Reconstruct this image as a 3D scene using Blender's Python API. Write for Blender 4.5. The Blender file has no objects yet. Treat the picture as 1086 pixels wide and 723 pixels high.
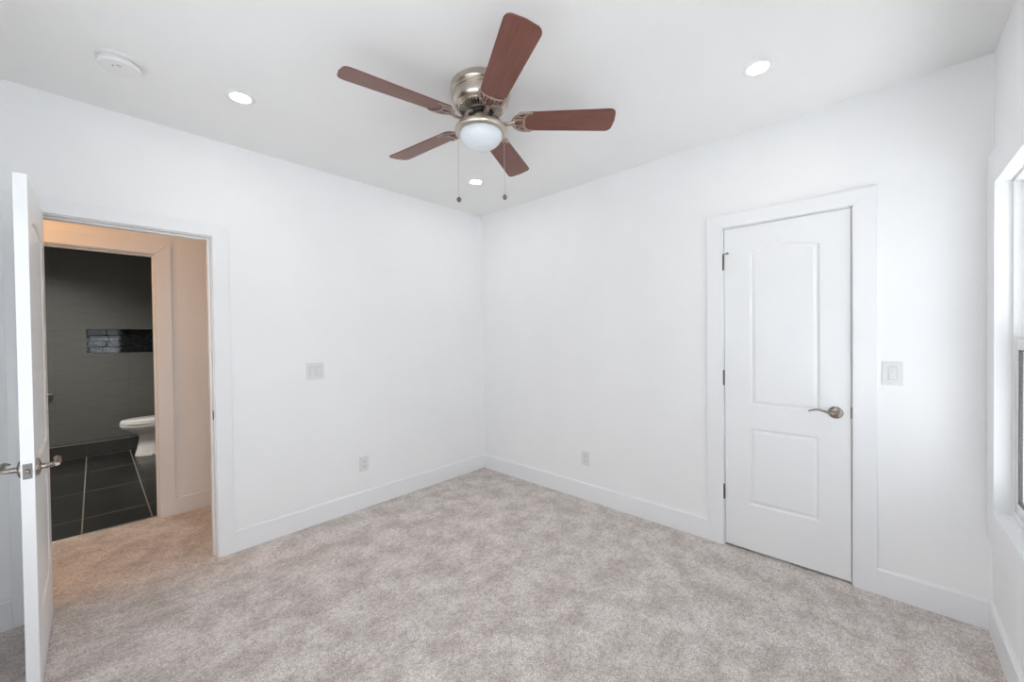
import bpy, bmesh, math, random
from mathutils import Vector, Matrix

# ------------------------------------------------------------------ camera, world, lights, exposure
scene = bpy.context.scene
COL = scene.collection
F_PX, W_PX = 416.2959, 1086.0
cam_d = bpy.data.cameras.new('camera')
cam_d.sensor_width = 36.0
cam_d.lens = F_PX / W_PX * 36.0
cam_d.clip_start = 0.02
cam = bpy.data.objects.new('camera', cam_d)
COL.objects.link(cam)
YAW, PITCH, ROLL = math.radians(225) - 0.031573, -0.012228, -0.012011
fwd = Vector((math.cos(YAW) * math.cos(PITCH), math.sin(YAW) * math.cos(PITCH), math.sin(PITCH)))
rgt = fwd.cross(Vector((0, 0, 1))).normalized()
upv = rgt.cross(fwd)
Rr = rgt * math.cos(ROLL) + upv * math.sin(ROLL)
Uu = -rgt * math.sin(ROLL) + upv * math.cos(ROLL)
m3 = Matrix((Rr, Uu, -fwd)).transposed()
cam.matrix_world = Matrix.Translation((2.79922, 3.05174, 1.37338)) @ m3.to_4x4()
scene.camera = cam

scene.view_settings.view_transform = 'Standard'
scene.view_settings.look = 'None'
scene.view_settings.gamma = 1.0
scene.view_settings.use_curve_mapping = False
scene.view_settings.exposure = 0.14
scene.cycles.use_denoising = True
scene.cycles.max_bounces = 12
scene.cycles.diffuse_bounces = 8

world = bpy.data.worlds.new('sky')
scene.world = world
world.use_nodes = True
bg = world.node_tree.nodes['Background']
bg.inputs[0].default_value = (0.86, 0.92, 1.0, 1)
bg.inputs[1].default_value = 1.6

H, LY, LX = 2.626, 3.426, 3.30          # ceiling height, window wall, rear wall
HY = -1.009                              # far wall of the hall


def area(name, loc, direction, sx, sy, power, color):
    d = bpy.data.lights.new(name, 'AREA')
    d.shape = 'RECTANGLE'
    d.size, d.size_y = sx, sy
    d.energy = power
    d.color = color
    o = bpy.data.objects.new(name, d)
    COL.objects.link(o)
    o.location = loc
    o.rotation_euler = Vector(direction).to_track_quat('-Z', 'Y').to_euler()
    return o


# daylight through the first window, and fill lamps through two added windows
area('window_daylight', (1.10, LY + 0.50, 0.75), (-0.75, -0.8, 0.70), 1.0, 1.2, 19, (0.91, 0.96, 1.0))
area('side_fill', (2.65, LY + 0.35, 0.80), (0.1, -1, 0.5), 1.3, 1.4, 28, (0.91, 0.96, 1.0))
area('rear_fill', (LX + 0.40, 2.1, 0.80), (-0.7, -0.8, 0.7), 1.8, 1.3, 25, (0.95, 0.975, 1.0))
# added upward fill lamps imitating ground bounce, to brighten the ceiling near the windows
area('window_up_fill', (0.65, LY + 0.52, 0.25), (-0.35, -0.35, 1), 1.2, 0.7, 33, (0.97, 0.98, 1.0))
area('side_up_fill', (2.75, LY + 0.52, 0.25), (0.25, -0.35, 1), 1.3, 0.7, 34, (0.97, 0.98, 1.0))
# the hall's warm ceiling lamp and the bathroom's lamp, both out of the picture
area('hall_lamp', (3.55, -0.40, 2.60), (0, 0, -1), 0.25, 0.25, 7.5, (1.0, 0.52, 0.21))
area('bathroom_lamp', (3.3, -2.5, 2.50), (0, -0.25, -1), 0.4, 0.4, 25, (1.0, 0.97, 0.90)).data.spread = math.radians(122)


# ------------------------------------------------------------------ materials
def s2l(c):
    c /= 255.0
    return c / 12.92 if c <= 0.04045 else ((c + 0.055) / 1.055) ** 2.4


def rgb(r, g, b):
    return (s2l(r), s2l(g), s2l(b), 1)


def mat(name, color, rough=0.5, metal=0.0, noise=0.0, nscale=20.0, bump=0.0, bscale=200.0, stretch=(1, 1, 1), spec=0.5):
    m = bpy.data.materials.new(name)
    m.use_nodes = True
    nt = m.node_tree
    p = nt.nodes['Principled BSDF']
    p.inputs['Base Color'].default_value = color
    p.inputs['Roughness'].default_value = rough
    p.inputs['Metallic'].default_value = metal
    p.inputs['Specular IOR Level'].default_value = spec
    tc = nt.nodes.new('ShaderNodeTexCoord')
    mp = nt.nodes.new('ShaderNodeMapping')
    mp.inputs['Scale'].default_value = stretch
    nt.links.new(tc.outputs['Object'], mp.inputs['Vector'])
    if noise:
        n = nt.nodes.new('ShaderNodeTexNoise')
        n.inputs['Scale'].default_value = nscale
        n.inputs['Detail'].default_value = 6
        nt.links.new(mp.outputs[0], n.inputs['Vector'])
        r = nt.nodes.new('ShaderNodeValToRGB')
        r.color_ramp.elements[0].position = 0.3
        r.color_ramp.elements[1].position = 0.7
        lo = [max(0, c * (1 - noise)) for c in color[:3]] + [1]
        hi = [min(1, c * (1 + noise)) for c in color[:3]] + [1]
        r.color_ramp.elements[0].color = lo
        r.color_ramp.elements[1].color = hi
        nt.links.new(n.outputs['Fac'], r.inputs['Fac'])
        nt.links.new(r.outputs['Color'], p.inputs['Base Color'])
    if bump:
        n = nt.nodes.new('ShaderNodeTexNoise')
        n.inputs['Scale'].default_value = bscale
        n.inputs['Detail'].default_value = 4
        nt.links.new(mp.outputs[0], n.inputs['Vector'])
        b = nt.nodes.new('ShaderNodeBump')
        b.inputs['Strength'].default_value = bump
        b.inputs['Distance'].default_value = 0.002
        nt.links.new(n.outputs['Fac'], b.inputs['Height'])
        nt.links.new(b.outputs['Normal'], p.inputs['Normal'])
    return m


def emis(name, color, strength):
    m = bpy.data.materials.new(name)
    m.use_nodes = True
    p = m.node_tree.nodes['Principled BSDF']
    p.inputs['Base Color'].default_value = color
    p.inputs['Emission Color'].default_value = color
    p.inputs['Emission Strength'].default_value = strength
    return m


M = {}
M['wall'] = mat('white_wall_paint', (0.885, 0.89, 0.895, 1), 0.6, noise=0.01, nscale=3, bump=0.05, bscale=350, spec=0.3)
M['ceiling'] = mat('white_ceiling_paint', (0.82, 0.82, 0.81, 1), 0.85, noise=0.01, nscale=3, bump=0.05, bscale=300, spec=0.2)
M['trim'] = mat('white_trim_paint', (0.86, 0.87, 0.885, 1), 0.32, noise=0.006, nscale=5)
M['door'] = mat('white_door_paint', (0.86, 0.87, 0.88, 1), 0.35, noise=0.006, nscale=5)
M['plate'] = mat('white_plastic', (0.76, 0.76, 0.75, 1), 0.3, noise=0.006, nscale=8)
M['slot'] = mat('dark_slot', (0.05, 0.05, 0.05, 1), 0.6, noise=0.05)
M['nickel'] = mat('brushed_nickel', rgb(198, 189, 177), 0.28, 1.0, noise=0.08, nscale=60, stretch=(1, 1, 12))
M['nickel_dark'] = mat('dark_nickel', rgb(120, 112, 104), 0.35, 1.0, noise=0.1, nscale=40)  # darker nickel for hinges, plates, screws and pull knobs
M['iron'] = mat('reflection_tinted_nickel', rgb(172, 158, 148), 0.30, 1.0, noise=0.12, nscale=50)  # nickel with a brown reflection tinted into the colour
M['handle'] = mat('satin_nickel', rgb(160, 150, 141), 0.25, 1.0, noise=0.06, nscale=40)
M['latch'] = mat('dull_steel', rgb(128, 128, 126), 0.5, 0.6, noise=0.06, nscale=40)
M['chrome'] = mat('chrome', rgb(190, 190, 190), 0.12, 1.0, noise=0.02)
M['motor'] = mat('dark_motor', (0.02, 0.019, 0.018, 1), 0.5, noise=0.1)
M['porcelain'] = mat('white_porcelain', (0.78, 0.76, 0.74, 1), 0.08, noise=0.005)
M['vinyl'] = mat('white_vinyl', (0.84, 0.84, 0.84, 1), 0.3, noise=0.006)
M['gasket'] = mat('grey_gasket', (0.12, 0.12, 0.12, 1), 0.6, noise=0.05)
M['lens'] = emis('downlight_lens', (1.0, 0.95, 0.87, 1), 80.0)
M['bowl'] = mat('frosted_glass', (0.70, 0.75, 0.78, 1), 0.25, noise=0.01, spec=0.5)
M['led'] = mat('sensor_dot', (0.09, 0.09, 0.09, 1), 0.4, noise=0.02)
M['grey_plastic'] = mat('grey_plastic', (0.56, 0.57, 0.57, 1), 0.4, noise=0.02)
M['steel_trim'] = mat('steel_edge_trim', rgb(175, 170, 160), 0.3, 1.0, noise=0.05)


def wood_mat():
    m = bpy.data.materials.new('red_brown_blade_wood')
    m.use_nodes = True
    nt = m.node_tree
    p = nt.nodes['Principled BSDF']
    tc = nt.nodes.new('ShaderNodeTexCoord')
    mp = nt.nodes.new('ShaderNodeMapping')
    mp.inputs['Scale'].default_value = (1.2, 14, 14)
    n = nt.nodes.new('ShaderNodeTexNoise')
    n.inputs['Scale'].default_value = 5
    n.inputs['Detail'].default_value = 8
    n.inputs['Distortion'].default_value = 0.4
    r = nt.nodes.new('ShaderNodeValToRGB')
    r.color_ramp.elements[0].position = 0.25
    r.color_ramp.elements[0].color = rgb(98, 57, 46)
    r.color_ramp.elements[1].position = 0.8
    r.color_ramp.elements[1].color = rgb(124, 76, 64)
    nt.links.new(tc.outputs['Object'], mp.inputs['Vector'])
    nt.links.new(mp.outputs[0], n.inputs['Vector'])
    nt.links.new(n.outputs['Fac'], r.inputs['Fac'])
    nt.links.new(r.outputs['Color'], p.inputs['Base Color'])
    p.inputs['Roughness'].default_value = 0.36
    return m


M['wood'] = wood_mat()


def carpet_mat():
    m = bpy.data.materials.new('beige_cut_pile_carpet')
    m.use_nodes = True
    nt = m.node_tree
    p = nt.nodes['Principled BSDF']
    p.inputs['Roughness'].default_value = 1.0
    p.inputs['Specular IOR Level'].default_value = 0.0
    p.inputs['Sheen Weight'].default_value = 0.15
    tc = nt.nodes.new('ShaderNodeTexCoord')
    # brushed patches of pile, some 10 - 20 cm across
    n1 = nt.nodes.new('ShaderNodeTexNoise')
    n1.inputs['Scale'].default_value = 6.0
    n1.inputs['Detail'].default_value = 9
    n1.inputs['Roughness'].default_value = 0.68
    n1.inputs['Distortion'].default_value = 0.0
    r1 = nt.nodes.new('ShaderNodeValToRGB')
    r1.color_ramp.elements[0].position = 0.38
    r1.color_ramp.elements[0].color = (0.68, 0.605, 0.565, 1)
    r1.color_ramp.elements[1].position = 0.60
    r1.color_ramp.elements[1].color = (0.96, 0.885, 0.84, 1)
    # single tufts
    n2 = nt.nodes.new('ShaderNodeTexNoise')
    n2.inputs['Scale'].default_value = 130
    n2.inputs['Detail'].default_value = 3
    r2 = nt.nodes.new('ShaderNodeValToRGB')
    r2.color_ramp.elements[0].position = 0.30
    r2.color_ramp.elements[0].color = (0.36, 0.345, 0.335, 1)
    r2.color_ramp.elements[1].position = 0.68
    r2.color_ramp.elements[1].color = (1.0, 1.0, 1.0, 1)
    mx = nt.nodes.new('ShaderNodeMix')
    mx.data_type = 'RGBA'
    mx.blend_type = 'MULTIPLY'
    mx.inputs[0].default_value = 0.75
    for n in (n1, n2):
        nt.links.new(tc.outputs['Object'], n.inputs['Vector'])
    nt.links.new(n1.outputs['Fac'], r1.inputs['Fac'])
    nt.links.new(n2.outputs['Fac'], r2.inputs['Fac'])
    nt.links.new(r1.outputs['Color'], mx.inputs[6])
    nt.links.new(r2.outputs['Color'], mx.inputs[7])
    # clumps of tufts leaning together, a few centimetres across
    n3 = nt.nodes.new('ShaderNodeTexNoise')
    n3.inputs['Scale'].default_value = 42
    n3.inputs['Detail'].default_value = 3
    nt.links.new(tc.outputs['Object'], n3.inputs['Vector'])
    r3 = nt.nodes.new('ShaderNodeValToRGB')
    r3.color_ramp.elements[0].position = 0.34
    r3.color_ramp.elements[0].color = (0.80, 0.785, 0.775, 1)
    r3.color_ramp.elements[1].position = 0.56
    r3.color_ramp.elements[1].color = (1.0, 1.0, 1.0, 1)
    nt.links.new(n3.outputs['Fac'], r3.inputs['Fac'])
    m3x = nt.nodes.new('ShaderNodeMix')
    m3x.data_type = 'RGBA'
    m3x.blend_type = 'MULTIPLY'
    m3x.inputs[0].default_value = 1.0
    nt.links.new(mx.outputs[2], m3x.inputs[6])
    nt.links.new(r3.outputs['Color'], m3x.inputs[7])
    nt.links.new(m3x.outputs[2], p.inputs['Base Color'])
    b = nt.nodes.new('ShaderNodeBump')
    b.inputs['Strength'].default_value = 0.7
    b.inputs['Distance'].default_value = 0.006
    nt.links.new(n2.outputs['Fac'], b.inputs['Height'])
    nt.links.new(b.outputs['Normal'], p.inputs['Normal'])
    return m


M['carpet'] = carpet_mat()


def tile_mat(name, base, mortar, bw, bh, msize, rough, offset=(0, 0, 0), swap=None, streak=(1, 1, 1), stagger=0.0, noise=0.12):
    """bricks laid in the object's own plane; swap picks the two axes"""
    m = bpy.data.materials.new(name)
    m.use_nodes = True
    nt = m.node_tree
    p = nt.nodes['Principled BSDF']
    p.inputs['Roughness'].default_value = rough
    tc = nt.nodes.new('ShaderNodeTexCoord')
    vec = tc.outputs['Object']
    if swap:
        sp = nt.nodes.new('ShaderNodeSeparateXYZ')
        cb = nt.nodes.new('ShaderNodeCombineXYZ')
        nt.links.new(vec, sp.inputs[0])
        nt.links.new(sp.outputs[swap[0]], cb.inputs[0])
        nt.links.new(sp.outputs[swap[1]], cb.inputs[1])
        vec = cb.outputs[0]
    mp = nt.nodes.new('ShaderNodeMapping')
    mp.inputs['Location'].default_value = offset
    nt.links.new(vec, mp.inputs['Vector'])
    br = nt.nodes.new('ShaderNodeTexBrick')
    br.offset = stagger
    br.squash = 1.0
    br.inputs['Scale'].default_value = 1.0
    br.inputs['Brick Width'].default_value = bw
    br.inputs['Row Height'].default_value = bh
    br.inputs['Mortar Size'].default_value = msize
    br.inputs['Mortar Smooth'].default_value = 0.1
    br.inputs['Mortar'].default_value = mortar
    nt.links.new(mp.outputs[0], br.inputs['Vector'])
    ms = nt.nodes.new('ShaderNodeMapping')
    ms.inputs['Scale'].default_value = streak
    nt.links.new(tc.outputs['Object'], ms.inputs['Vector'])
    n = nt.nodes.new('ShaderNodeTexNoise')
    n.inputs['Scale'].default_value = 4
    n.inputs['Detail'].default_value = 6
    nt.links.new(ms.outputs[0], n.inputs['Vector'])
    r = nt.nodes.new('ShaderNodeValToRGB')
    r.color_ramp.elements[0].position = 0.3
    r.color_ramp.elements[1].position = 0.7
    r.color_ramp.elements[0].color = [c * (1 - noise) for c in base[:3]] + [1]
    r.color_ramp.elements[1].color = [c * (1 + noise) for c in base[:3]] + [1]
    nt.links.new(n.outputs['Fac'], r.inputs['Fac'])
    nt.links.new(r.outputs['Color'], br.inputs['Color1'])
    nt.links.new(r.outputs['Color'], br.inputs['Color2'])
    nt.links.new(br.outputs['Color'], p.inputs['Base Color'])
    return m


M['wall_tile'] = tile_mat('grey_streaked_wall_tile', (0.115, 0.115, 0.105, 1), (0.09, 0.09, 0.083, 1), 0.62, 0.31, 0.002, 0.35,
                          offset=(-0.02, 0.05, 0), swap=(0, 2), streak=(1.0, 1, 22))
M['floor_tile'] = tile_mat('black_floor_tile', (0.013, 0.013, 0.012, 1), (0.26, 0.24, 0.21, 1), 0.372, 0.79, 0.0042, 0.30,
                           offset=(-2.882 + 0.372 * 8, 1.45 + 0.79 * 5, 0), noise=0.2)
M['curb_tile'] = tile_mat('black_curb_tile', (0.035, 0.035, 0.032, 1), (0.07, 0.07, 0.065, 1), 0.372, 0.4, 0.003, 0.35,
                          offset=(-2.882 + 0.372 * 8, 0.1, 0), swap=(0, 2))
M['niche_tile'] = mat('glossy_black_tile', (0.012, 0.014, 0.016, 1), 0.06, noise=0.1)
M['niche_grout'] = mat('dark_grout', (0.02, 0.02, 0.02, 1), 0.6, noise=0.1)


def glass_mat():
    m = bpy.data.materials.new('window_glass')
    m.use_nodes = True
    nt = m.node_tree
    p = nt.nodes['Principled BSDF']
    p.inputs['Base Color'].default_value = (0.97, 0.98, 0.98, 1)
    p.inputs['Roughness'].default_value = 0.0
    p.inputs['IOR'].default_value = 1.05
    p.inputs['Transmission Weight'].default_value = 1.0
    return m


M['glass'] = glass_mat()


def screen_mat():
    m = bpy.data.materials.new('grey_insect_screen')
    m.use_nodes = True
    nt = m.node_tree
    p = nt.nodes['Principled BSDF']
    p.inputs['Base Color'].default_value = (0.25, 0.25, 0.26, 1)
    p.inputs['Roughness'].default_value = 0.8
    p.inputs['Alpha'].default_value = 0.28
    return m


M['screen'] = screen_mat()


# ------------------------------------------------------------------ builders
def obj(name, bm, m, parent=None, smooth=False, bevel=0.0, origin=None, angle=35, segs=2):
    bmesh.ops.recalc_face_normals(bm, faces=bm.faces)
    if origin is not None:
        bmesh.ops.translate(bm, verts=bm.verts, vec=-Vector(origin))
    me = bpy.data.meshes.new(name)
    bm.to_mesh(me)
    bm.free()
    o = bpy.data.objects.new(name, me)
    COL.objects.link(o)
    me.materials.append(m)
    if smooth:
        for p in me.polygons:
            p.use_smooth = True
        me.set_sharp_from_angle(angle=math.radians(angle))
    if bevel:
        b = o.modifiers.new('bevel', 'BEVEL')
        b.width = bevel
        b.segments = segs
        b.limit_method = 'ANGLE'
        b.angle_limit = math.radians(40)
    if origin is not None:
        o.location = origin
    if parent is not None:
        o.parent = parent
    return o


def tag(o, label=None, cat=None, group=None, kind=None):
    if label:
        o['label'] = label
    if cat:
        o['category'] = cat
    if group:
        o['group'] = group
    if kind:
        o['kind'] = kind
    return o


def thing(name, label, cat, loc=(0, 0, 0), rot=(0, 0, 0), group=None, kind=None):
    o = bpy.data.objects.new(name, None)
    o.empty_display_size = 0.1
    COL.objects.link(o)
    o.location = loc
    o.rotation_euler = rot
    return tag(o, label, cat, group, kind)


def copy_tree(o, parent=None):
    c = o.copy()
    COL.objects.link(c)
    if parent is not None:
        c.parent = parent
    for ch in list(o.children):
        copy_tree(ch, c)
    return c


def box(bm, x0, x1, y0, y1, z0, z1):
    vs = [bm.verts.new((x, y, z)) for x in (x0, x1) for y in (y0, y1) for z in (z0, z1)]
    for f in ((0, 1, 3, 2), (4, 6, 7, 5), (0, 4, 5, 1), (2, 3, 7, 6), (0, 2, 6, 4), (1, 5, 7, 3)):
        bm.faces.new([vs[i] for i in f])
    return bm


def boxes(*bs):
    bm = bmesh.new()
    for b in bs:
        box(bm, *b)
    return bm


def prism(bm, pts, fn, d0, d1):
    """polygon pts (a, b) extruded between depths d0 and d1; fn(a, b, d) -> xyz"""
    lo = [bm.verts.new(fn(a, b, d0)) for a, b in pts]
    hi = [bm.verts.new(fn(a, b, d1)) for a, b in pts]
    n = len(pts)
    bm.faces.new(lo)
    bm.faces.new(list(reversed(hi)))
    for i in range(n):
        j = (i + 1) % n
        bm.faces.new((lo[i], hi[i], hi[j], lo[j]))
    return bm


def lathe(bm, prof, seg=48, center=(0, 0, 0), axis='z'):
    rings = []
    cx, cy, cz = center

    def put(a, b, h):
        if axis == 'z':
            return (cx + a, cy + b, cz + h)
        if axis == 'x':
            return (cx + h, cy + a, cz + b)
        return (cx + a, cy + h, cz + b)
    for r, h in prof:
        if r < 1e-6:
            rings.append([bm.verts.new(put(0, 0, h))])
        else:
            rings.append([bm.verts.new(put(r * math.cos(2 * math.pi * k / seg), r * math.sin(2 * math.pi * k / seg), h)) for k in range(seg)])
    for A, B in zip(rings, rings[1:]):
        for k in range(seg):
            j = (k + 1) % seg
            if len(A) == 1 and len(B) == 1:
                continue
            if len(A) == 1:
                bm.faces.new((A[0], B[k], B[j]))
            elif len(B) == 1:
                bm.faces.new((A[k], B[0], A[j]))
            else:
                bm.faces.new((A[k], B[k], B[j], A[j]))
    return bm


def catmull(pts, n=8):
    P = [Vector(p) for p in pts]
    P = [P[0] * 2 - P[1]] + P + [P[-1] * 2 - P[-2]]
    out = []
    for i in range(1, len(P) - 2):
        for k in range(n):
            t = k / n
            a, b, c, d = P[i - 1], P[i], P[i + 1], P[i + 2]
            out.append(0.5 * ((2 * b) + (c - a) * t + (2 * a - 5 * b + 4 * c - d) * t * t + (3 * b - a - 3 * c + d) * t ** 3))
    out.append(P[-2])
    return out


def tube(bm, pts, rad, seg=10, closed=False, flat=1.0, nrm=None):
    """round (or flattened) bar along pts; rad a number or a list"""
    P = [Vector(p) for p in pts]
    n = len(P)
    R = rad if isinstance(rad, (list, tuple)) else [rad] * n
    rings = []
    side = None
    for i in range(n):
        if closed:
            t = (P[(i + 1) % n] - P[i - 1]).normalized()
        else:
            t = (P[min(i + 1, n - 1)] - P[max(i - 1, 0)]).normalized()
        if nrm is not None:
            up = (Vector(nrm) - t * t.dot(Vector(nrm))).normalized()
        elif side is None:
            up = t.orthogonal().normalized()
        else:
            up = (side - t * t.dot(side)).normalized()
        side = up
        w = t.cross(up)
        rings.append([bm.verts.new(P[i] + R[i] * (w * math.cos(2 * math.pi * k / seg) + up * flat * math.sin(2 * math.pi * k / seg))) for k in range(seg)])
    pairs = list(zip(rings, rings[1:])) + ([(rings[-1], rings[0])] if closed else [])
    for A, B in pairs:
        for k in range(seg):
            j = (k + 1) % seg
            bm.faces.new((A[k], A[j], B[j], B[k]))
    if not closed:
        bm.faces.new(list(reversed(rings[0])))
        bm.faces.new(rings[-1])
    return bm


def struct(name, bm, m, parent=None, **k):
    o = obj(name, bm, m, parent, **k)
    if parent is None:
        o['kind'] = 'structure'
    return o


# ------------------------------------------------------------------ the room shell
WT = 0.115
A0, A1, AH = 2.285, 3.004, 2.018         # left doorway: clear edges of the casing, head
B0, B1, BH = 2.3108, 2.9392, 2.047         # closet doorway in the right wall
WX0, WX1, WZ0, WZ1 = 0.155, 1.10, 0.585, 2.006
SX0, SX1 = 1.95, 3.20                    # second opening in the window wall, added for light
RW0, RW1 = 0.80, 2.90                      # rear window, added for light

# carpet of bedroom and hall
bm = bmesh.new()
box(bm, -0.2, LX + 0.2, -0.0, LY + 0.1, -0.05, 0.0)
box(bm, 1.25, 4.2, HY - 0.06, 0.0, -0.05, 0.0)
struct('floor', bm, M['carpet'])
struct('floor_bathroom', boxes((1.80, 4.2, -4.3, HY - 0.062, -0.05, -0.001)), M['floor_tile'])
struct('ceiling', boxes((-0.2, LX + 0.2, -0.06, LY + 0.15, H, H + 0.1)), M['ceiling'])
struct('ceiling_hall', boxes((1.25, 4.2, -4.3, -0.06, H, H + 0.1)), M['ceiling'])

struct('wall_left', boxes((-0.2, A0 - 0.013, -WT, 0, 0, H), (A1 + 0.013, 4.2, -WT, 0, 0, H), (A0 - 0.013, A1 + 0.013, -WT, 0, AH + 0.023, H)), M['wall'])
struct('wall_right', boxes((-0.13, 0, 0, B0 - 0.02, 0, H), (-0.13, 0, B1 + 0.02, LY + 0.15, 0, H), (-0.13, 0, B0 - 0.02, B1 + 0.02, BH + 0.02, H),
                           (-0.20, -0.13, 0, LY + 0.15, 0, H)), M['wall'])
struct('wall_window', boxes((0, WX0, LY, LY + 0.14, 0, H), (WX1, SX0, LY, LY + 0.14, 0, H), (SX1, LX, LY, LY + 0.14, 0, H), (WX0, WX1, LY, LY + 0.14, 0, WZ0), (WX0, WX1, LY, LY + 0.14, WZ1, H),
                             (SX0, SX1, LY, LY + 0.14, 0, WZ0), (SX0, SX1, LY, LY + 0.14, WZ1, H)), M['wall'])
struct('wall_rear', boxes((LX, LX + 0.14, 0, RW0, 0, H), (LX, LX + 0.14, RW1, LY + 0.14, 0, H), (LX, LX + 0.14, RW0, RW1, 0, WZ0), (LX, LX + 0.14, RW0, RW1, WZ1, H)), M['wall'])
# hall
HX0, HX1, HH = 2.4675, 3.26, 2.036
struct('wall_hall', boxes((1.25, HX0 - 0.013, HY - WT, HY, 0, H), (HX1 + 0.013, 4.2, HY - WT, HY, 0, H), (HX0 - 0.013, HX1 + 0.013, HY - WT, HY, HH + 0.023, H)), M['wall'])
struct('wall_hall_end', boxes((1.15, 1.25, HY - WT, -WT, 0, H)), M['wall'])
struct('wall_hall_start', boxes((4.2, 4.3, -4.3, 0, 0, H)), M['wall'])
# bathroom: far wall with a recessed niche
BY = -4.0
NX0, NX1, NZ0, NZ1 = 2.272, 2.858, 1.229, 1.516
bath = struct('wall_bathroom', boxes((1.80, NX0, BY - 0.12, BY, 0, H), (NX1, 4.2, BY - 0.12, BY, 0, H), (NX0, NX1, BY - 0.12, BY, 0, NZ0), (NX0, NX1, BY - 0.12, BY, NZ1, H)), M['wall_tile'])
struct('wall_bathroom_right', boxes((1.75, 1.87, BY, HY - WT, 0, H)), M['wall_tile'])
bm = boxes((NX0, NX1, BY - 0.12, BY - 0.10, NZ0, NZ1))
obj('niche_back', bm, M['niche_grout'], bath)
bm = bmesh.new()
rows = 4
rh = (NZ1 - NZ0) / rows
for r in range(rows):
    x = NX1 + (-0.02 if r % 2 == 0 else -0.17)
    edges = [NX1 - 0.002]
    while x > NX0 + 0.03:
        edges.append(x)
        x -= 0.30
    edges.append(NX0 + 0.002)
    for a, b in zip(edges, edges[1:]):
        box(bm, b + 0.002, a - 0.002, BY - 0.10, BY - 0.09, NZ0 + r * rh + 0.002, NZ0 + (r + 1) * rh - 0.002)
obj('niche_tile', bm, M['niche_tile'], bath, bevel=0.003)
bm = boxes((NX0 - 0.006, NX0 + 0.002, BY - 0.09, BY + 0.003, NZ0, NZ1), (NX1 - 0.002, NX1 + 0.006, BY - 0.09, BY + 0.003, NZ0, NZ1),
           (NX0 - 0.006, NX1 + 0.006, BY - 0.09, BY + 0.003, NZ1 - 0.002, NZ1 + 0.006), (NX0 - 0.006, NX1 + 0.006, BY - 0.09, BY + 0.003, NZ0 - 0.006, NZ0 + 0.002))
obj('niche_edge', bm, M['niche_tile'], bath)
curb = struct('trim_5', boxes((1.88, 4.19, BY, BY + 0.15, 0, 0.158)), M['curb_tile'])
obj('edge_strip', boxes((1.88, 4.19, BY + 0.142, BY + 0.154, 0.156, 0.164)), M['steel_trim'], curb, bevel=0.002)
struct('trim_6', boxes((HX0, HX1, HY - 0.075, HY - 0.055, 0.0, 0.006)), M['steel_trim'], bevel=0.002)

# baseboards
BB, BT = 0.140, 0.014


def baseboard(name, p0, p1, nrm, h=BB):
    p0, p1, nrm = Vector(p0), Vector(p1), Vector(nrm)
    bm = bmesh.new()
    prof = [(0, 0), (BT, 0), (BT, h - 0.009), (BT - 0.007, h), (0, h)]
    prism(bm, prof, lambda a, b, d: (p0 + (p1 - p0) * d + nrm * a) + Vector((0, 0, b)), 0, 1)
    return struct(name, bm, M['trim'])


baseboard('baseboard_left', (0.0, 0, 0), (2.2003, 0, 0), (0, 1, 0))
baseboard('baseboard_left_2', (3.09, 0, 0), (LX, 0, 0), (0, 1, 0))
baseboard('baseboard_right', (0, 0.0, 0), (0, 2.2125, 0), (1, 0, 0))
baseboard('baseboard_right_2', (0, 3.0388, 0), (0, LY, 0), (1, 0, 0), 0.135)
baseboard('baseboard_window', (0.0, LY, 0), (LX, LY, 0), (0, -1, 0), 0.135)
baseboard('baseboard_rear', (LX, 0.0, 0), (LX, LY, 0), (-1, 0, 0))
baseboard('baseboard_hall', (1.25, HY, 0), (2.3781, HY, 0), (0, 1, 0), 0.135)


# casings: two mitred legs and a mitred head
def casing(name, a0, a1, w0, w1, head, hw, fn, t=0.017, g=0.0006, bev=0.0022):
    o0, o1, oh = a0 - w0, a1 + w1, head + hw
    bm = bmesh.new()
    prism(bm, [(o0, 0), (a0, 0), (a0, head - g), (o0, oh - g)], fn, 0, t)
    prism(bm, [(a1, 0), (o1, 0), (o1, oh - g), (a1, head - g)], fn, 0, t)
    prism(bm, [(o0 + g, oh), (a0 + g, head), (a1 - g, head), (o1 - g, oh)], fn, 0, t)
    return struct(name, bm, M['trim'], bevel=bev)


def jamb(parent, a0, a1, head, fn, d0, d1, rev=0.005, th=0.0175):
    b = bmesh.new()
    for x0, x1 in ((a0 - rev - th + 0.01, a0 + rev), (a1 - rev, a1 + rev + th - 0.01)):
        prism(b, [(x0, 0), (x1, 0), (x1, head - rev), (x0, head - rev)], fn, d0, d1)
    prism(b, [(a0 - rev - th + 0.01, head - rev), (a1 + rev + th - 0.01, head - rev), (a1 + rev + th - 0.01, head + rev + 0.012), (a0 - rev - th + 0.01, head + rev + 0.012)], fn, d0, d1)
    return obj('door_jamb', b, M['trim'], parent, bevel=0.0012)


def stop(parent, a0, a1, head, fn, d0, d1, rev=0.005, th=0.011):
    b = bmesh.new()
    x0, x1, h = a0 + rev, a1 - rev, head - rev
    prism(b, [(x0, 0), (x0 + th, 0), (x0 + th, h - th), (x0, h - th)], fn, d0, d1)
    prism(b, [(x1 - th, 0), (x1, 0), (x1, h - th), (x1 - th, h - th)], fn, d0, d1)
    prism(b, [(x0, h - th), (x1, h - th), (x1, h), (x0, h)], fn, d0, d1)
    return obj('door_stop', b, M['trim'], parent, bevel=0.0015)


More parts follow.
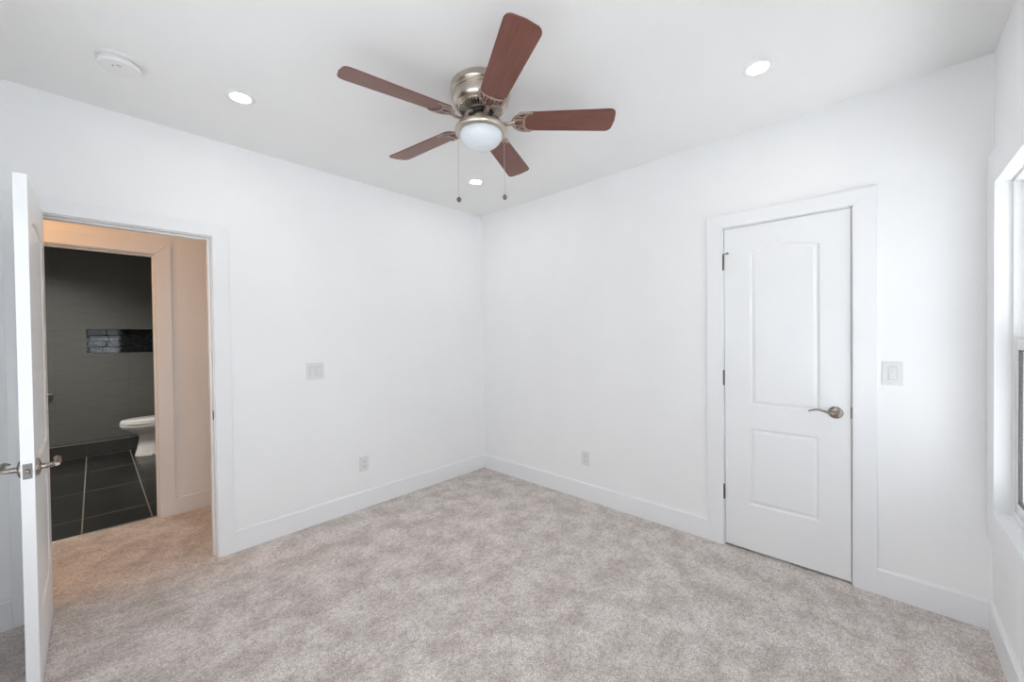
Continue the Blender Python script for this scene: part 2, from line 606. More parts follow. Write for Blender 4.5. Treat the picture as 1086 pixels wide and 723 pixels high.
fA = lambda a, b, d: (a, d, b)
fB = lambda a, b, d: (d, a, b)
fH = lambda a, b, d: (a, HY + d, b)
tr = casing('trim_1', A0, A1, 0.0847, 0.085, AH, 0.0797, fA, g=0.0, bev=0.0014)
jamb(tr, A0, A1, AH, fA, -WT, 0.0)
stop(tr, A0, A1, AH, fA, -0.085, -0.042)
bm = bmesh.new()
pts = [(-0.012, 0.030), (-0.030, 0.030), (-0.036, 0.024), (-0.036, -0.024), (-0.030, -0.030), (-0.012, -0.030), (-0.002, -0.016), (0.002, -0.006), (0.002, 0.006), (-0.002, 0.016)]
prism(bm, pts, lambda a, b, d: (A0 + 0.005 + d, a, 0.898 + b), 0, 0.002)
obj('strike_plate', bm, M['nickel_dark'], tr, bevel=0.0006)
tr2 = casing('trim_2', B0 - 0.005, B1 + 0.005, 0.0933, 0.0946, BH + 0.004, 0.082, fB, g=0.0, bev=0.0014)
jamb(tr2, B0, B1, BH, fB, -0.13, 0.0, rev=0.0)
stop(tr2, B0, B1, BH, fB, -0.078, -0.042, rev=0.0)
tr3 = casing('trim_3', HX0, HX1, 0.0894, 0.0894, HH, 0.095, fH)
jamb(tr3, HX0, HX1, HH, fH, -WT, 0.0)
stop(tr3, HX0, HX1, HH, fH, -0.075, -0.04)


# ------------------------------------------------------------------ panelled doors
def panel_loop(s0, s1, z0, z1, rise, n=18):
    pts = [(s0, z0), (s1, z0), (s1, z1)]
    if rise > 0:
        w = s1 - s0
        Rc = (w * w / 4 + rise * rise) / (2 * rise)
        cz = z1 + rise - Rc
        for k in range(1, n):
            s = s1 - w * k / n
            pts.append((s, cz + math.sqrt(Rc * Rc - (s - (s0 + s1) / 2) ** 2)))
    pts.append((s0, z1))
    return pts


def inset(loop, d):
    n = len(loop)
    out = []
    for i in range(n):
        p0, p1, p2 = Vector(loop[i - 1]), Vector(loop[i]), Vector(loop[(i + 1) % n])
        e1, e2 = (p1 - p0).normalized(), (p2 - p1).normalized()
        n1, n2 = Vector((-e1.y, e1.x)), Vector((-e2.y, e2.x))
        b = (n1 + n2)
        b = b / max(1e-6, b.dot(n1))
        out.append(tuple(p1 + b * d))
    return out


def door_slab(w, z0, z1, th, panels):
    """local: s along +x from the hinge, thickness from y=0 to y=-th"""
    bm = bmesh.new()
    prof = [(0.0, 0.0), (0.004, -0.0015), (0.010, -0.0075), (0.015, -0.0085), (0.029, -0.0025), (0.033, -0.0018)]
    rect = [(0, z0), (w, z0), (w, z1), (0, z1)]
    corner = {}
    for side in (0, 1):
        fn = (lambda s, z, d: (s, d, z)) if side == 0 else (lambda s, z, d: (s, -th - d, z))
        outer = [bm.verts.new(fn(s, z, 0)) for s, z in rect]
        corner[side] = outer
        edges = [bm.edges.new((outer[i], outer[(i + 1) % 4])) for i in range(4)]
        for lp in panels:
            rings = []
            for off, dep in prof:
                L = inset(lp, off) if off else lp
                rings.append([bm.verts.new(fn(s, z, dep)) for s, z in L])
            n = len(lp)
            edges += [bm.edges.new((rings[0][i], rings[0][(i + 1) % n])) for i in range(n)]
            for Aa, Bb in zip(rings, rings[1:]):
                for i in range(n):
                    j = (i + 1) % n
                    bm.faces.new((Aa[i], Aa[j], Bb[j], Bb[i]))
            bm.faces.new(rings[-1])
        bmesh.ops.triangle_fill(bm, use_beauty=True, use_dissolve=False, edges=edges)
    a, b = corner[0], corner[1]
    for i in range(4):
        j = (i + 1) % 4
        bm.faces.new((a[i], a[j], b[j], b[i]))
    return bm


def lever(parent, s, z, side, th, m, length=0.115, wave=True):
    """lever handle on the face y=0 (side=1) or y=-th (side=-1), pointing to the hinge (-s)"""
    y0 = 0.0 if side > 0 else -th
    sg = side
    root = obj('door_handle', lathe(bmesh.new(), [(0, 0.0), (0.033, 0.0), (0.0335, 0.004), (0.031, 0.008), (0.022, 0.011), (0.014, 0.013), (0.0, 0.013)] if sg > 0 else
               [(0, 0.0), (0.033, 0.0), (0.0335, -0.004), (0.031, -0.008), (0.022, -0.011), (0.014, -0.013), (0.0, -0.013)], 40, (s, y0, z), 'y'), m, parent, smooth=True, angle=50)
    bm = bmesh.new()
    neck = catmull([(s, y0 + sg * 0.010, z), (s, y0 + sg * 0.030, z), (s - 0.006, y0 + sg * 0.046, z), (s - 0.022, y0 + sg * 0.053, z + 0.002)], 6)
    tube(bm, neck, [0.0105] * 6 + [0.0095] * (len(neck) - 6), 14)
    k = length
    arm = catmull([(s + 0.004, y0 + sg * 0.050, z - 0.001), (s - 0.022, y0 + sg * 0.053, z + 0.002), (s - 0.045, y0 + sg * 0.053, z + 0.009),
                   (s - 0.070, y0 + sg * 0.052, z + 0.014), (s - 0.092, y0 + sg * 0.050, z + 0.011), (s - k, y0 + sg * 0.044, z + 0.002)], 8)
    n = len(arm)
    tube(bm, arm, [0.0115 - 0.004 * i / (n - 1) for i in range(n)], 14, flat=0.62, nrm=(0, 0, 1))
    obj('lever', bm, m, root, smooth=True, angle=50)
    bm = lathe(bmesh.new(), [(0, 0.0132), (0.004, 0.0132), (0.004, 0.0150), (0.0, 0.0155)] if sg > 0 else [(0, -0.0132), (0.004, -0.0132), (0.004, -0.0150), (0.0, -0.0155)], 16, (s + 0.024, y0, z), 'y')
    bmesh.ops.translate(bm, verts=bm.verts, vec=(0, -sg * 0.004, 0))
    obj('lock_button', bm, m, root, smooth=True)
    return root


TH = 0.035
# closet door: hinge on its left edge, closed, in the right wall.  local x -> world +y, local y -> world +x
d2 = thing('door_2', 'white two-panel arch-top closet door, closed, in the right wall', 'door', (-0.004, 2.3140, 0), (0, 0, 0), kind='structure')
SW = 0.622
bm = door_slab(SW, 0.012, 2.044, TH, [panel_loop(0.142, 0.490, 0.922, 1.879, 0.031), panel_loop(0.136, 0.486, 0.297, 0.783, 0)])
# swap x and y so that the slab runs along +y
sw = Matrix(((0, 1, 0, 0), (1, 0, 0, 0), (0, 0, 1, 0), (0, 0, 0, 1)))


def swapped(o):
    o.data.transform(sw)
    o.data.flip_normals()


o = obj('door_slab', bm, M['door'], d2, bevel=0.0012)
swapped(o)
h = lever(d2, 0.557, 0.930, 1, TH, M['handle'])
for q in [h] + list(h.children):
    swapped(q)
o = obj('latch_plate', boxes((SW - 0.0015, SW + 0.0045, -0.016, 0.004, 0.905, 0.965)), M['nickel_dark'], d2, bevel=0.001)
swapped(o)


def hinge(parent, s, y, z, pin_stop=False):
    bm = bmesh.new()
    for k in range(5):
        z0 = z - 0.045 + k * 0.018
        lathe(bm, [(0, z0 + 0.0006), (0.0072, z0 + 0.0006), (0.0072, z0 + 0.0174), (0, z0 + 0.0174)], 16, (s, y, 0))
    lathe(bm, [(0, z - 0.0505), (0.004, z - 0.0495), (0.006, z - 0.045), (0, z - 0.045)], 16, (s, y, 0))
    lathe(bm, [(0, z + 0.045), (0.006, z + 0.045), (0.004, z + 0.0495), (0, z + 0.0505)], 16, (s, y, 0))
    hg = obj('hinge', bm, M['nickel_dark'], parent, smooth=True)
    if pin_stop:
        b = bmesh.new()
        tube(b, [(s - 0.028, y + 0.010, z + 0.053), (s - 0.012, y + 0.008, z + 0.053), (s, y, z + 0.0525), (s + 0.016, y + 0.008, z + 0.053), (s + 0.030, y + 0.011, z + 0.053)], 0.0035, 10)
        lathe(b, [(0, -0.004), (0.006, -0.004), (0.006, 0.006), (0, 0.006)], 14, (s + 0.030, y + 0.012, z + 0.053), 'y')
        o2 = obj('pin_stop', b, M['nickel_dark'], hg, smooth=True)
        return [hg, o2]
    return [hg]


for hz, ps in ((1.832, True), (1.089, False), (0.348, False)):
    for q in hinge(d2, -0.0055, 0.0075, hz, ps):
        swapped(q)

# bedroom door: hung on the far side of the left doorway, swung open to a right angle.
# local x (away from the hinge) -> world +y, local y -> world +x
d1 = thing('door_1', 'white panelled bedroom door standing open at the left edge, seen nearly edge-on', 'door', (2.9965, 0.006, 0), (0, 0, 0), kind='structure')
DW = 0.694
bm = door_slab(DW, 0.010, 2.008, TH, [panel_loop(0.135, DW - 0.135, 0.892, 1.848, 0.031), panel_loop(0.135, DW - 0.135, 0.270, 0.755, 0)])
o = obj('door_slab', bm, M['door'], d1, bevel=0.0012)
swapped(o)
for sd in (1, -1):
    h = lever(d1, DW - 0.060, 0.884, sd, TH, M['handle'])
    for q in [h] + list(h.children):
        swapped(q)
bm = bmesh.new()
pts = [(-0.029, -0.012), (0.029, -0.012), (0.029, 0.012), (-0.029, 0.012)]
prism(bm, pts, lambda a, b, d: (DW + d, -TH / 2 + b, 0.884 + a), -0.001, 0.0012)
o = obj('latch_plate', bm, M['latch'], d1, bevel=0.003, segs=3)
swapped(o)
bm = bmesh.new()
prism(bm, [(-0.008, -0.006), (0.008, -0.006), (0.008, 0.006), (-0.004, 0.006)], lambda a, b, d: (DW + d, -TH / 2 + b, 0.884 + a), 0.0, 0.009)
q = obj('latch_bolt', bm, M['nickel_dark'], o, bevel=0.002)
swapped(q)
for dz in (-0.021, 0.021):
    q = obj('screw', lathe(bmesh.new(), [(0, 0.0), (0.0045, 0.0), (0.003, 0.0022), (0, 0.0024)], 16, (DW, -TH / 2, 0.884 + dz), 'x'), M['nickel_dark'], o, smooth=True)
    swapped(q)
for hz in (1.80, 1.03, 0.26):
    for q in hinge(d1, -0.004, 0.0085, hz):
        swapped(q)


# ------------------------------------------------------------------ windows
def window(name, label, x0, x1, z0, z1, zm, fn, cw=0.15, drop=0.15):
    """fn(a, d, z): a along the wall, d into the room (0 = wall face, negative = outwards)"""
    w = thing(name, label, 'window', (0, 0, 0), kind='structure')

    def bx(bm, a0, a1, d0, d1, c0, c1):
        prism(bm, [(a0, c0), (a1, c0), (a1, c1), (a0, c1)], lambda a, b, d: fn(a, d, b), d0, d1)
    bm = bmesh.new()
    g = 0.0006
    t = 0.020
    F = lambda a, b, d: fn(a, d, b)
    o0, o1, q0, q1 = x0 - cw, x1 + cw, z0 - drop, z1 + cw
    prism(bm, [(o0, q0), (x0, z0), (x0, z1), (o0, q1)], F, 0, t)
    prism(bm, [(o1, q0), (o1, q1), (x1, z1), (x1, z0)], F, 0, t)
    prism(bm, [(o0 + g, q1), (x0 + g, z1), (x1 - g, z1), (o1 - g, q1)], F, 0, t)
    prism(bm, [(o0 + g, q0), (o1 - g, q0), (x1 - g, z0), (x0 + g, z0)], F, 0, t)
    obj('window_casing', bm, M['trim'], w, bevel=0.0025)
    bm = bmesh.new()
    k = 0.012
    bx(bm, x0 - 0.0, x0 + 0.002, -0.13, t - 0.001, z0, z1)
    bx(bm, x1 - 0.002, x1, -0.13, t - 0.001, z0, z1)
    bx(bm, x0, x1, -0.13, t - 0.001, z1 - 0.002, z1)
    obj('window_reveal', bm, M['trim'], w)
    bm = bmesh.new()
    bx(bm, x0, x1, -0.13, t - 0.001, z0, z0 + 0.006)
    obj('window_sill', bm, M['trim'], w, bevel=0.001)
    # fixed frame
    bm = bmesh.new()
    fw = 0.016
    for a0, a1, c0, c1 in ((x0 + 0.002, x0 + fw, z0 + 0.006, z1 - 0.002), (x1 - fw, x1 - 0.002, z0 + 0.006, z1 - 0.002), (x0 + fw, x1 - fw, z0 + 0.006, z0 + 0.03), (x0 + fw, x1 - fw, z1 - fw, z1 - 0.002)):
        bx(bm, a0, a1, -0.125, -0.030, c0, c1)
    obj('window_frame', bm, M['vinyl'], w, bevel=0.002)
    for (c0, c1, dd) in ((z0 + 0.03, zm + 0.022, -0.066), (zm - 0.022, z1 - fw, -0.100)):
        bm = bmesh.new()
        sw_ = 0.026
        a0, a1 = x0 + fw + 0.001, x1 - fw - 0.001
        th = 0.028
        bx(bm, a0, a0 + sw_, dd, dd + th, c0, c1)
        bx(bm, a1 - sw_, a1, dd, dd + th, c0, c1)
        bx(bm, a0 + sw_, a1 - sw_, dd, dd + th, c0, c0 + 0.042)
        bx(bm, a0 + sw_, a1 - sw_, dd, dd + th, c1 - 0.040, c1)
        s = obj('sash', bm, M['vinyl'], w, bevel=0.002)
        bm = bmesh.new()
        for e0, e1, h0, h1 in ((a0 + sw_, a0 + sw_ + 0.008, c0 + 0.042, c1 - 0.040), (a1 - sw_ - 0.006, a1 - sw_, c0 + 0.042, c1 - 0.040),
                               (a0 + sw_, a1 - sw_, c0 + 0.042, c0 + 0.047), (a0 + sw_, a1 - sw_, c1 - 0.045, c1 - 0.040)):
            bx(bm, e0, e1, dd + 0.012, dd + 0.0255, h0, h1)
        obj('gasket', bm, M['gasket'], s)
        bm = bmesh.new()
        bx(bm, a0 + sw_ + 0.003, a1 - sw_ - 0.003, dd + 0.017, dd + 0.021, c0 + 0.044, c1 - 0.042)
        obj('window_pane', bm, M['glass'], s)
    # insect screen outside the lower sash
    bm = bmesh.new()
    bx(bm, x0 + fw, x1 - fw, -0.118, -0.116, z0 + 0.03, zm)
    obj('insect_screen', bm, M['screen'], w)
    return w


window('window_1', 'white single-hung window with wide flat casing at the right edge of the photo', WX0, WX1, WZ0, WZ1, 1.31, lambda a, d, z: (a, LY - d, z))
window('added_window_2', 'white single-hung window added to the window wall for more light, behind the camera', SX0, SX1, WZ0, WZ1, 1.31, lambda a, d, z: (a, LY - d, z))  # unseen window, added to let in more light
window('added_window_3', 'white single-hung window put in the rear wall to light the room, behind the camera', RW0, RW1, WZ0, WZ1, 1.31, lambda a, d, z: (LX - d, a, z))  # also unseen, added to light the room from behind

# ------------------------------------------------------------------ ceiling fan
FX, FY, FZ = 1.4522, 1.5915, 2.449
fan = thing('ceiling_fan', 'brushed nickel ceiling fan with five red-brown wooden blades and a frosted light bowl', 'ceiling fan', (FX, FY, 0))


def L(prof, seg=56, c=(0, 0, 0)):
    return lathe(bmesh.new(), prof, seg, c)


obj('canopy', L([(0, H), (0.140, H), (0.1465, H - 0.004), (0.1480, H - 0.030), (0.1440, H - 0.036), (0.1395, H - 0.039), (0.1430, H - 0.043), (0.1465, H - 0.047), (0.1450, H - 0.052),
                 (0.1400, H - 0.055), (0.1430, H - 0.059), (0.1445, H - 0.064), (0.1430, H - 0.069), (0, H - 0.069)], 72), M['nickel'], fan, smooth=True, angle=30)
obj('motor_housing', L([(0, H - 0.069), (0.1420, H - 0.069), (0.1415, H - 0.080), (0.1370, H - 0.094), (0.1270, H - 0.106), (0.1180, H - 0.111), (0.1150, H - 0.112), (0.1165, H - 0.115), (0.1150, H - 0.119), (0.1110, H - 0.120), (0, H - 0.120)], 72), M['nickel'], fan, smooth=True, angle=30)
# slotted ring under the motor: dark core with radial fins
vr = obj('vent_ring', L([(0, H - 0.118), (0.110, H - 0.118), (0.106, H - 0.1215), (0.070, H - 0.129), (0, H - 0.129)]), M['motor'], fan, smooth=True, angle=30)
bm = bmesh.new()
NF = 40
for k in range(NF):
    a = 2 * math.pi * k / NF
    ca, sa = math.cos(a), math.sin(a)
    pr = [(0.068, -0.1335), (0.104, -0.1260), (0.1135, -0.1205), (0.1135, -0.1175), (0.068, -0.1250)]
    lo = [bm.verts.new((r * ca + 0.0046 * sa * (r / 0.11), r * sa - 0.0046 * ca * (r / 0.11), H + z)) for r, z in pr]
    hi = [bm.verts.new((r * ca - 0.0046 * sa * (r / 0.11), r * sa + 0.0046 * ca * (r / 0.11), H + z)) for r, z in pr]
    bm.faces.new(lo)
    bm.faces.new(list(reversed(hi)))
    for i in range(5):
        j = (i + 1) % 5
        bm.faces.new((lo[i], hi[i], hi[j], lo[j]))
lathe(bm, [(0.066, H - 0.128), (0.073, H - 0.128), (0.074, H - 0.134), (0.066, H - 0.135), (0.066, H - 0.128)], 48)
obj('vent_fin', bm, M['nickel'], vr)
obj('flywheel', L([(0, H - 0.128), (0.058, H - 0.128), (0.062, H - 0.133), (0.062, H - 0.144), (0.056, H - 0.149), (0, H - 0.149)]), M['motor'], fan, smooth=True, angle=30)
obj('switch_housing', L([(0, 2.479), (0.042, 2.479), (0.045, 2.475), (0.045, 2.430), (0, 2.430)]), M['nickel'], fan, smooth=True, angle=30)
fit = obj('light_fitter', L([(0, 2.434), (0.048, 2.434), (0.070, 2.432), (0.098, 2.4275), (0.116, 2.421), (0.127, 2.412), (0.1305, 2.403), (0.1290, 2.395), (0.122, 2.388), (0.112, 2.384), (0.108, 2.3845), (0.105, 2.390), (0, 2.390)], 72), M['nickel'], fan, smooth=True, angle=40)
prof = [(0.1045, 2.390)]
for k in range(0, 15):
    t = k / 14 * math.pi / 2
    prof.append((0.1065 * math.cos(t) if k < 14 else 0, 2.385 - 0.072 * math.sin(t)))
obj('glass_bowl', L(prof, 72), M['bowl'], fan, smooth=True, angle=80)


# blade local frame: x outwards, y across, z up; pitched about x
def blade_outline():
    r0, r1, w0, w1 = 0.160, 0.635, 0.112, 0.138
    pts = []
    # inner end: rounded
    for k in range(9):
        t = math.pi / 2 + math.pi * k / 8
        pts.append((r0 + 0.035 + 0.035 * math.cos(t), (w0 / 2) * math.sin(t)))
    c = 0.030
    for k in range(7):
        t = -math.pi / 2 + (math.pi / 2) * k / 6
        pts.append((r1 - c - 0.004 + c * math.cos(t), -w1 / 2 + c + c * math.sin(t)))
    pts.append((r1, 0))
    for k in range(7):
        t = (math.pi / 2) * k / 6
        pts.append((r1 - c - 0.004 + c * math.cos(t), w1 / 2 - c + c * math.sin(t)))
    return pts


def flat_bar(bm, pts, w, z0, z1):
    """strip of width w following 2-d points"""
    tube(bm, [(x, y, (z0 + z1) / 2) for x, y in pts], w / 2, 10, flat=(z1 - z0) / w, nrm=(0, 0, 1))


def make_blade():
    bm = bmesh.new()
    prism(bm, blade_outline(), lambda a, b, d: (a, b, d), -0.003, 0.003)
    bmesh.ops.scale(bm, vec=(1.053, 1.053, 1.0), verts=bm.verts)
    b = obj('blade', bm, M['wood'], fan, bevel=0.0015)
    bm = bmesh.new()
    zt, zb = -0.0035, -0.0095
    # crescent plate under the blade root
    N = 20
    outer, inner = [], []
    for k in range(N + 1):
        t = math.pi / 2 + math.pi * k / N
        outer.append((0.216 + 0.066 * math.cos(t), 0.057 * math.sin(t)))
    for k in range(N + 1):
        t = math.pi / 2 + math.pi * k / N
        inner.append((0.228 + 0.024 * math.cos(t), 0.051 * math.sin(t)))
    flat_bar(bm, outer, 0.0135, zb, zt)
    flat_bar(bm, inner, 0.010, zb, zt)
    for sg in (1, -1):
        flat_bar(bm, [(0.212, 0.055 * sg), (0.228, 0.058 * sg), (0.243, 0.051 * sg)], 0.013, zb, zt)
        flat_bar(bm, [(0.156, 0.010 * sg), (0.174, 0.020 * sg), (0.206, 0.016 * sg)], 0.006, zb, zt)
        flat_bar(bm, [(0.172, 0.040 * sg), (0.186, 0.030 * sg), (0.210, 0.034 * sg)], 0.006, zb, zt)
    flat_bar(bm, [(0.142, 0), (0.150, 0), (0.160, 0)], 0.014, zb, zt)
    for sx, sy in ((0.205, 0.0), (0.209, 0.036), (0.209, -0.036)):
        lathe(bm, [(0, zb - 0.002), (0.005, zb - 0.001), (0.006, zt), (0, zt)], 12, (sx, sy, 0))
    # S-shaped arm up to the flywheel
    arm = catmull([(0.160, 0, -0.008), (0.145, 0, -0.012), (0.120, 0, -0.016), (0.098, 0, -0.008), (0.080, 0, 0.014), (0.066, 0, 0.030), (0.050, 0, 0.036)], 8)
    n = len(arm)
    tube(bm, arm, [0.009 + 0.004 * abs(2 * i / (n - 1) - 1) for i in range(n)], 12, flat=0.62, nrm=(0, 0.0, 1))
    bmesh.ops.scale(bm, vec=(1.053, 1.053, 1.0), verts=bm.verts)
    obj('blade_iron', bm, M['iron'], b, smooth=True, angle=50)
    return b


PT = -0.221
b0 = make_blade()
for k in range(5):
    b = b0 if k == 0 else copy_tree(b0, fan)
    b.location = (0, 0, FZ)
    b.rotation_euler = Matrix.Rotation(1.063 + k * 2 * math.pi / 5, 3, 'Z').to_euler()
    b.rotation_euler = (Matrix.Rotation(1.063 + k * 2 * math.pi / 5, 3, 'Z') @ Matrix.Rotation(PT, 3, 'X')).to_euler()


def pull_chain(px, py, z0, z1):
    bm = bmesh.new()
    n = int((z0 - z1) / 0.0042)
    for k in range(n):
        z = z0 - k * 0.0042
        lathe(bm, [(0, z), (0.00125, z - 0.0008), (0.00125, z - 0.0026), (0, z - 0.0036)], 6, (px, py, 0))
    lathe(bm, [(0.0005, z0), (0.0005, z1)], 5, (px, py, 0))
    c = obj('pull_chain', bm, M['nickel'], fan, smooth=True)
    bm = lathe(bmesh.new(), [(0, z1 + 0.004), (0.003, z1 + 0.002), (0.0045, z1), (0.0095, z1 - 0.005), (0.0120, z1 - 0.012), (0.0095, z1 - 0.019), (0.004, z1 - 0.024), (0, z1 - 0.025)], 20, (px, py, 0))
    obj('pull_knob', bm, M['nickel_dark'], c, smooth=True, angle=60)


rv = Vector((rgt.x, rgt.y, 0)).normalized()
pull_chain(*(rv * -0.1150).to_2d(), 2.392, 2.074)
pull_chain(*(rv * 0.1150).to_2d(), 2.392, 2.083)


# ------------------------------------------------------------------ ceiling: downlights, smoke detector
def downlight(label, x, y):
    t = thing('recessed_light', label, 'recessed light', (x, y, H), group='recessed downlights')
    obj('trim_ring', lathe(bmesh.new(), [(0.043, -0.0004), (0.045, -0.0045), (0.060, -0.0045), (0.067, -0.0005), (0.067, 0), (0.043, 0), (0.043, -0.0004)], 48), M['ceiling'], t, smooth=True)
    obj('lens', lathe(bmesh.new(), [(0, -0.0012), (0.0425, -0.0012), (0.0425, -0.0004), (0, -0.0004)], 48), M['lens'], t)
    return t


def downlight_copy(src, label, x, y):
    t = copy_tree(src)
    t.location = (x, y, H)
    t['label'] = label
    return t


dl = downlight('lit recessed downlight in the ceiling above the open bedroom doorway', 2.258, 0.636)
downlight_copy(dl, 'lit recessed downlight in the ceiling above the closed closet door', 0.632, 2.631)
downlight_copy(dl, 'lit recessed downlight by the far corner of the room, below the fan in the photo', 0.660, 0.667)

downlight_copy(dl, 'lit recessed downlight in the ceiling just above the camera', 2.258, 2.631)

sd = thing('smoke_detector', 'round white smoke detector on the ceiling at upper left', 'smoke detector', (2.699, 0.571, H))
obj('mounting_base', lathe(bmesh.new(), [(0, 0), (0.078, 0), (0.078, -0.010), (0.075, -0.013), (0, -0.013)], 56), M['plate'], sd, smooth=True, angle=30)
obj('detector_body', lathe(bmesh.new(), [(0, -0.013), (0.069, -0.013), (0.069, -0.0165), (0.0735, -0.018), (0.0725, -0.030), (0.068, -0.036), (0.060, -0.0385), (0, -0.040)], 56), M['plate'], sd, smooth=True, angle=30)
bm = lathe(bmesh.new(), [(0.0720, -0.0215), (0.0737, -0.0215), (0.0736, -0.0232), (0.0720, -0.0232), (0.0720, -0.0215)], 56)
obj('vent_slot', bm, M['grey_plastic'], sd)
obj('test_button', lathe(bmesh.new(), [(0, -0.0412), (0.009, -0.0410), (0.010, -0.0385), (0, -0.0385)], 24, (0.004, 0.030, 0)), M['grey_plastic'], sd, smooth=True)
obj('indicator', lathe(bmesh.new(), [(0, -0.0412), (0.0032, -0.0408), (0.0032, -0.038), (0, -0.038)], 12, (0.022, 0.018, 0)), M['led'], sd, smooth=True)


# ------------------------------------------------------------------ switches and outlets (local: x along the wall, y out of the wall, z up)
def plate(w, h, holes=()):
    bm = bmesh.new()
    prism(bm, [(-w / 2, -h / 2), (w / 2, -h / 2), (w / 2, h / 2), (-w / 2, h / 2)], lambda a, b, d: (a, d, b), 0.0, 0.006)
    return bm


def rocker(parent, x, down=True):
    bm = bmesh.new()
    prism(bm, [(-0.0175, -0.0345), (0.0175, -0.0345), (0.0175, 0.0345), (-0.0175, 0.0345)], lambda a, b, d: (x + a, d, b), 0.0055, 0.0068)
    fr = obj('switch_frame', bm, M['grey_plastic'], parent)
    bm = bmesh.new()
    pr = [(0.0060, -0.032), (0.0125, -0.032), (0.0085, 0.0), (0.0105, 0.032), (0.0060, 0.032)] if down else [(0.0060, -0.032), (0.0085, -0.032), (0.0085, 0.0), (0.0115, 0.032), (0.0060, 0.032)]
    prism(bm, pr, lambda a, b, d: (x + d, a, b), -0.0155, 0.0155)
    obj('rocker', bm, M['plate'], fr, bevel=0.0008)


def screws(parent, pts):
    for x, z in pts:
        obj('screw', lathe(bmesh.new(), [(0, 0.0058), (0.0033, 0.0058), (0.0028, 0.0070), (0, 0.0072)], 14, (x, 0, z), 'y'), M['plate'], parent, smooth=True)


def outlet(label, loc, rz):
    t = thing('wall_outlet', label, 'outlet', loc, (0, 0, rz), group='wall outlets above the baseboards')
    obj('face_plate', plate(0.074, 0.118), M['plate'], t, bevel=0.0022)
    screws(t, [(0, 0)])
    for zz in (0.0195, -0.0195):
        bm = bmesh.new()
        pts = []
        for k in range(24):
            a = 2 * math.pi * k / 24
            pts.append((0.0172 * math.cos(a), max(-0.0140, min(0.0140, 0.0172 * math.sin(a))) + zz))
        prism(bm, pts, lambda a, b, d: (a, d, b), 0.0055, 0.0082)
        r = obj('receptacle', bm, M['plate'], t, bevel=0.0006)
        bm = bmesh.new()
        for sx, hh in ((-0.0065, 0.0045), (0.0065, 0.0036)):
            prism(bm, [(sx - 0.0011, zz + 0.003 - hh), (sx + 0.0011, zz + 0.003 - hh), (sx + 0.0011, zz + 0.003 + hh), (sx - 0.0011, zz + 0.003 + hh)], lambda a, b, d: (a, d, b), 0.0080, 0.0084)
        lathe(bm, [(0, 0.0080), (0.0024, 0.0080), (0.0024, 0.0084), (0, 0.0084)], 12, (0, 0, zz - 0.0075), 'y')
        obj('slot', bm, M['slot'], r)
    return t


RZB = -math.pi / 2        # local +y -> world +x
o1 = outlet('white wall outlet on the left wall, below the double light switch', (1.318, 0, 0.357), 0)
o2 = copy_tree(o1)
o2.location, o2.rotation_euler = (0, 1.253, 0.345), (0, 0, RZB)
o2['label'] = 'white wall outlet on the right wall, between the corner and the closet door'

t = thing('light_switch', 'white double light switch plate on the left wall beside the open doorway', 'light switch', (1.682, 0, 1.1325))
obj('face_plate', plate(0.122, 0.120), M['plate'], t, bevel=0.0022)
rocker(t, 0.023, True)
rocker(t, -0.023, False)
screws(t, [(0.023, 0.048), (0.023, -0.048), (-0.023, 0.048), (-0.023, -0.048)])
t = thing('light_switch', 'white single rocker light switch between the closet door and the window', 'light switch', (0, 3.097, 1.1605), (0, 0, RZB))
obj('face_plate', plate(0.078, 0.119), M['plate'], t, bevel=0.0022)
rocker(t, 0.0, True)
screws(t, [(0, 0.048), (0, -0.048)])

# ------------------------------------------------------------------ bathroom fittings
toi = thing('toilet', 'white toilet in the dark tiled bathroom beyond the hall', 'toilet', (2.25, -3.44, 0))


def egg_ring(bm, tip, back, w, z, n=40):
    """ring with a rounded front at x=tip (bathroom +x) and a flatter back"""
    cx = (tip + back) / 2 + 0.02
    out = []
    for k in range(n):
        a = 2 * math.pi * k / n
        c, s = math.cos(a), math.sin(a)
        rx = (tip - cx) if c >= 0 else (cx - back)
        e = 0.5 if c >= 0 else 0.36
        x = cx + rx * math.copysign(abs(c) ** (2 * e), c)
        y = w * math.copysign(abs(s) ** (0.95 if c >= 0 else 0.7), s)
        out.append(bm.verts.new((x - 2.25, y, z)))
    return out


def loft(bm, rings, cap0=True, cap1=True):
    for A, B in zip(rings, rings[1:]):
        n = len(A)
        for k in range(n):
            j = (k + 1) % n
            bm.faces.new((A[k], A[j], B[j], B[k]))
    if cap0:
        bm.faces.new(list(reversed(rings[0])))
    if cap1:
        bm.faces.new(rings[-1])
    return bm


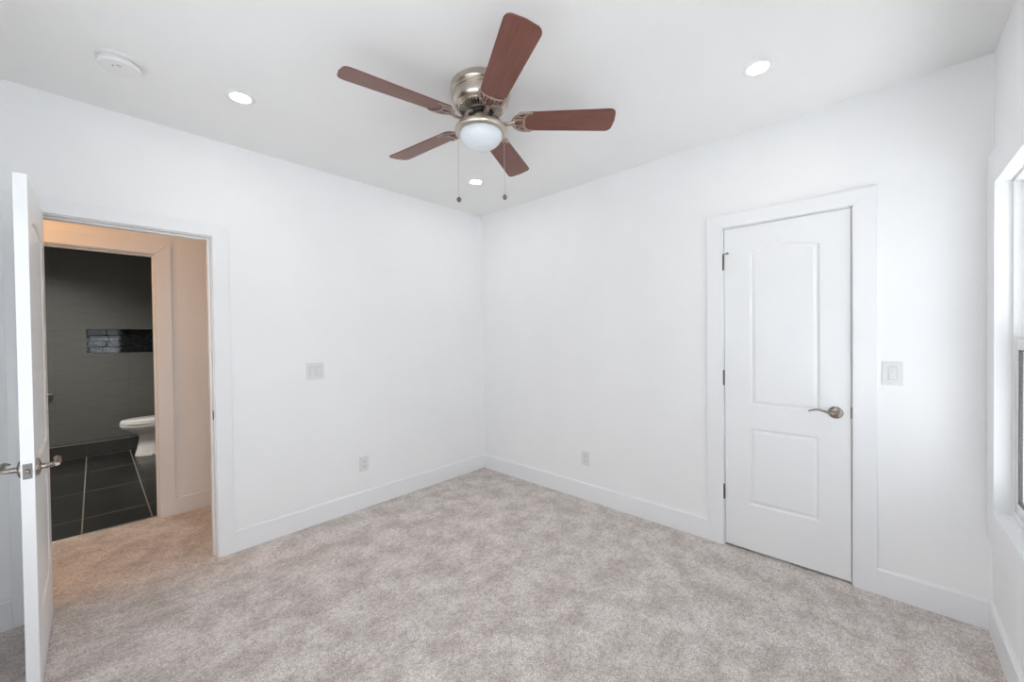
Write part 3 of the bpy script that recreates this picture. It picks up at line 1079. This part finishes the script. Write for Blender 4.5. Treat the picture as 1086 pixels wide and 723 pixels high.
bm = bmesh.new()
R_ = [(2.490, 1.96, 0.125, 0.0), (2.488, 1.96, 0.123, 0.012), (2.470, 1.96, 0.112, 0.08), (2.455, 1.96, 0.108, 0.16), (2.445, 1.95, 0.112, 0.235), (2.470, 1.95, 0.128, 0.262),
      (2.545, 1.95, 0.160, 0.302), (2.600, 1.95, 0.180, 0.345), (2.615, 1.95, 0.186, 0.375), (2.610, 1.95, 0.185, 0.392)]
loft(bm, [egg_ring(bm, *r) for r in R_])
obj('bowl', bm, M['porcelain'], toi, smooth=True, angle=60)
bm = bmesh.new()
loft(bm, [egg_ring(bm, *r) for r in ((2.606, 2.06, 0.180, 0.393), (2.612, 2.06, 0.185, 0.397), (2.612, 2.06, 0.185, 0.408), (2.606, 2.06, 0.181, 0.412))])
obj('seat', bm, M['porcelain'], toi, smooth=True, angle=50)
bm = bmesh.new()
loft(bm, [egg_ring(bm, *r) for r in ((2.598, 2.05, 0.178, 0.414), (2.605, 2.05, 0.183, 0.418), (2.603, 2.05, 0.182, 0.430), (2.580, 2.06, 0.165, 0.437))])
obj('lid', bm, M['porcelain'], toi, smooth=True, angle=50)
obj('tank', boxes((1.885 - 2.25, 2.055 - 2.25, -0.20, 0.20, 0.36, 0.72)), M['porcelain'], toi, bevel=0.02, segs=4)
obj('tank_lid', boxes((1.878 - 2.25, 2.062 - 2.25, -0.208, 0.208, 0.721, 0.752)), M['porcelain'], toi, bevel=0.01, segs=3)
bm = lathe(bmesh.new(), [(0, 0.030), (0.008, 0.028), (0.012, 0.018), (0.013, 0.0), (0, 0.0)], 20, (2.345 - 2.25, 0.118, 0.0))
obj('bolt_cap', bm, M['porcelain'], toi, smooth=True, angle=60)

ph = thing('wall_bracket', 'small dark metal bracket on the grey tiled bathroom wall, beside the open bedroom door edge', 'bracket', (3.160, BY, 0.735))
bm = boxes((-0.025, 0.020, 0.0, 0.008, -0.028, 0.028))
obj('wall_plate', bm, M['nickel_dark'], ph, bevel=0.003)
bm = bmesh.new()
tube(bm, catmull([(-0.004, 0.006, 0.012), (-0.004, 0.045, 0.012), (0.004, 0.060, 0.012), (0.03, 0.064, 0.012), (0.16, 0.064, 0.012)], 6), 0.008, 12)
obj('bracket_arm', bm, M['nickel_dark'], ph, smooth=True)
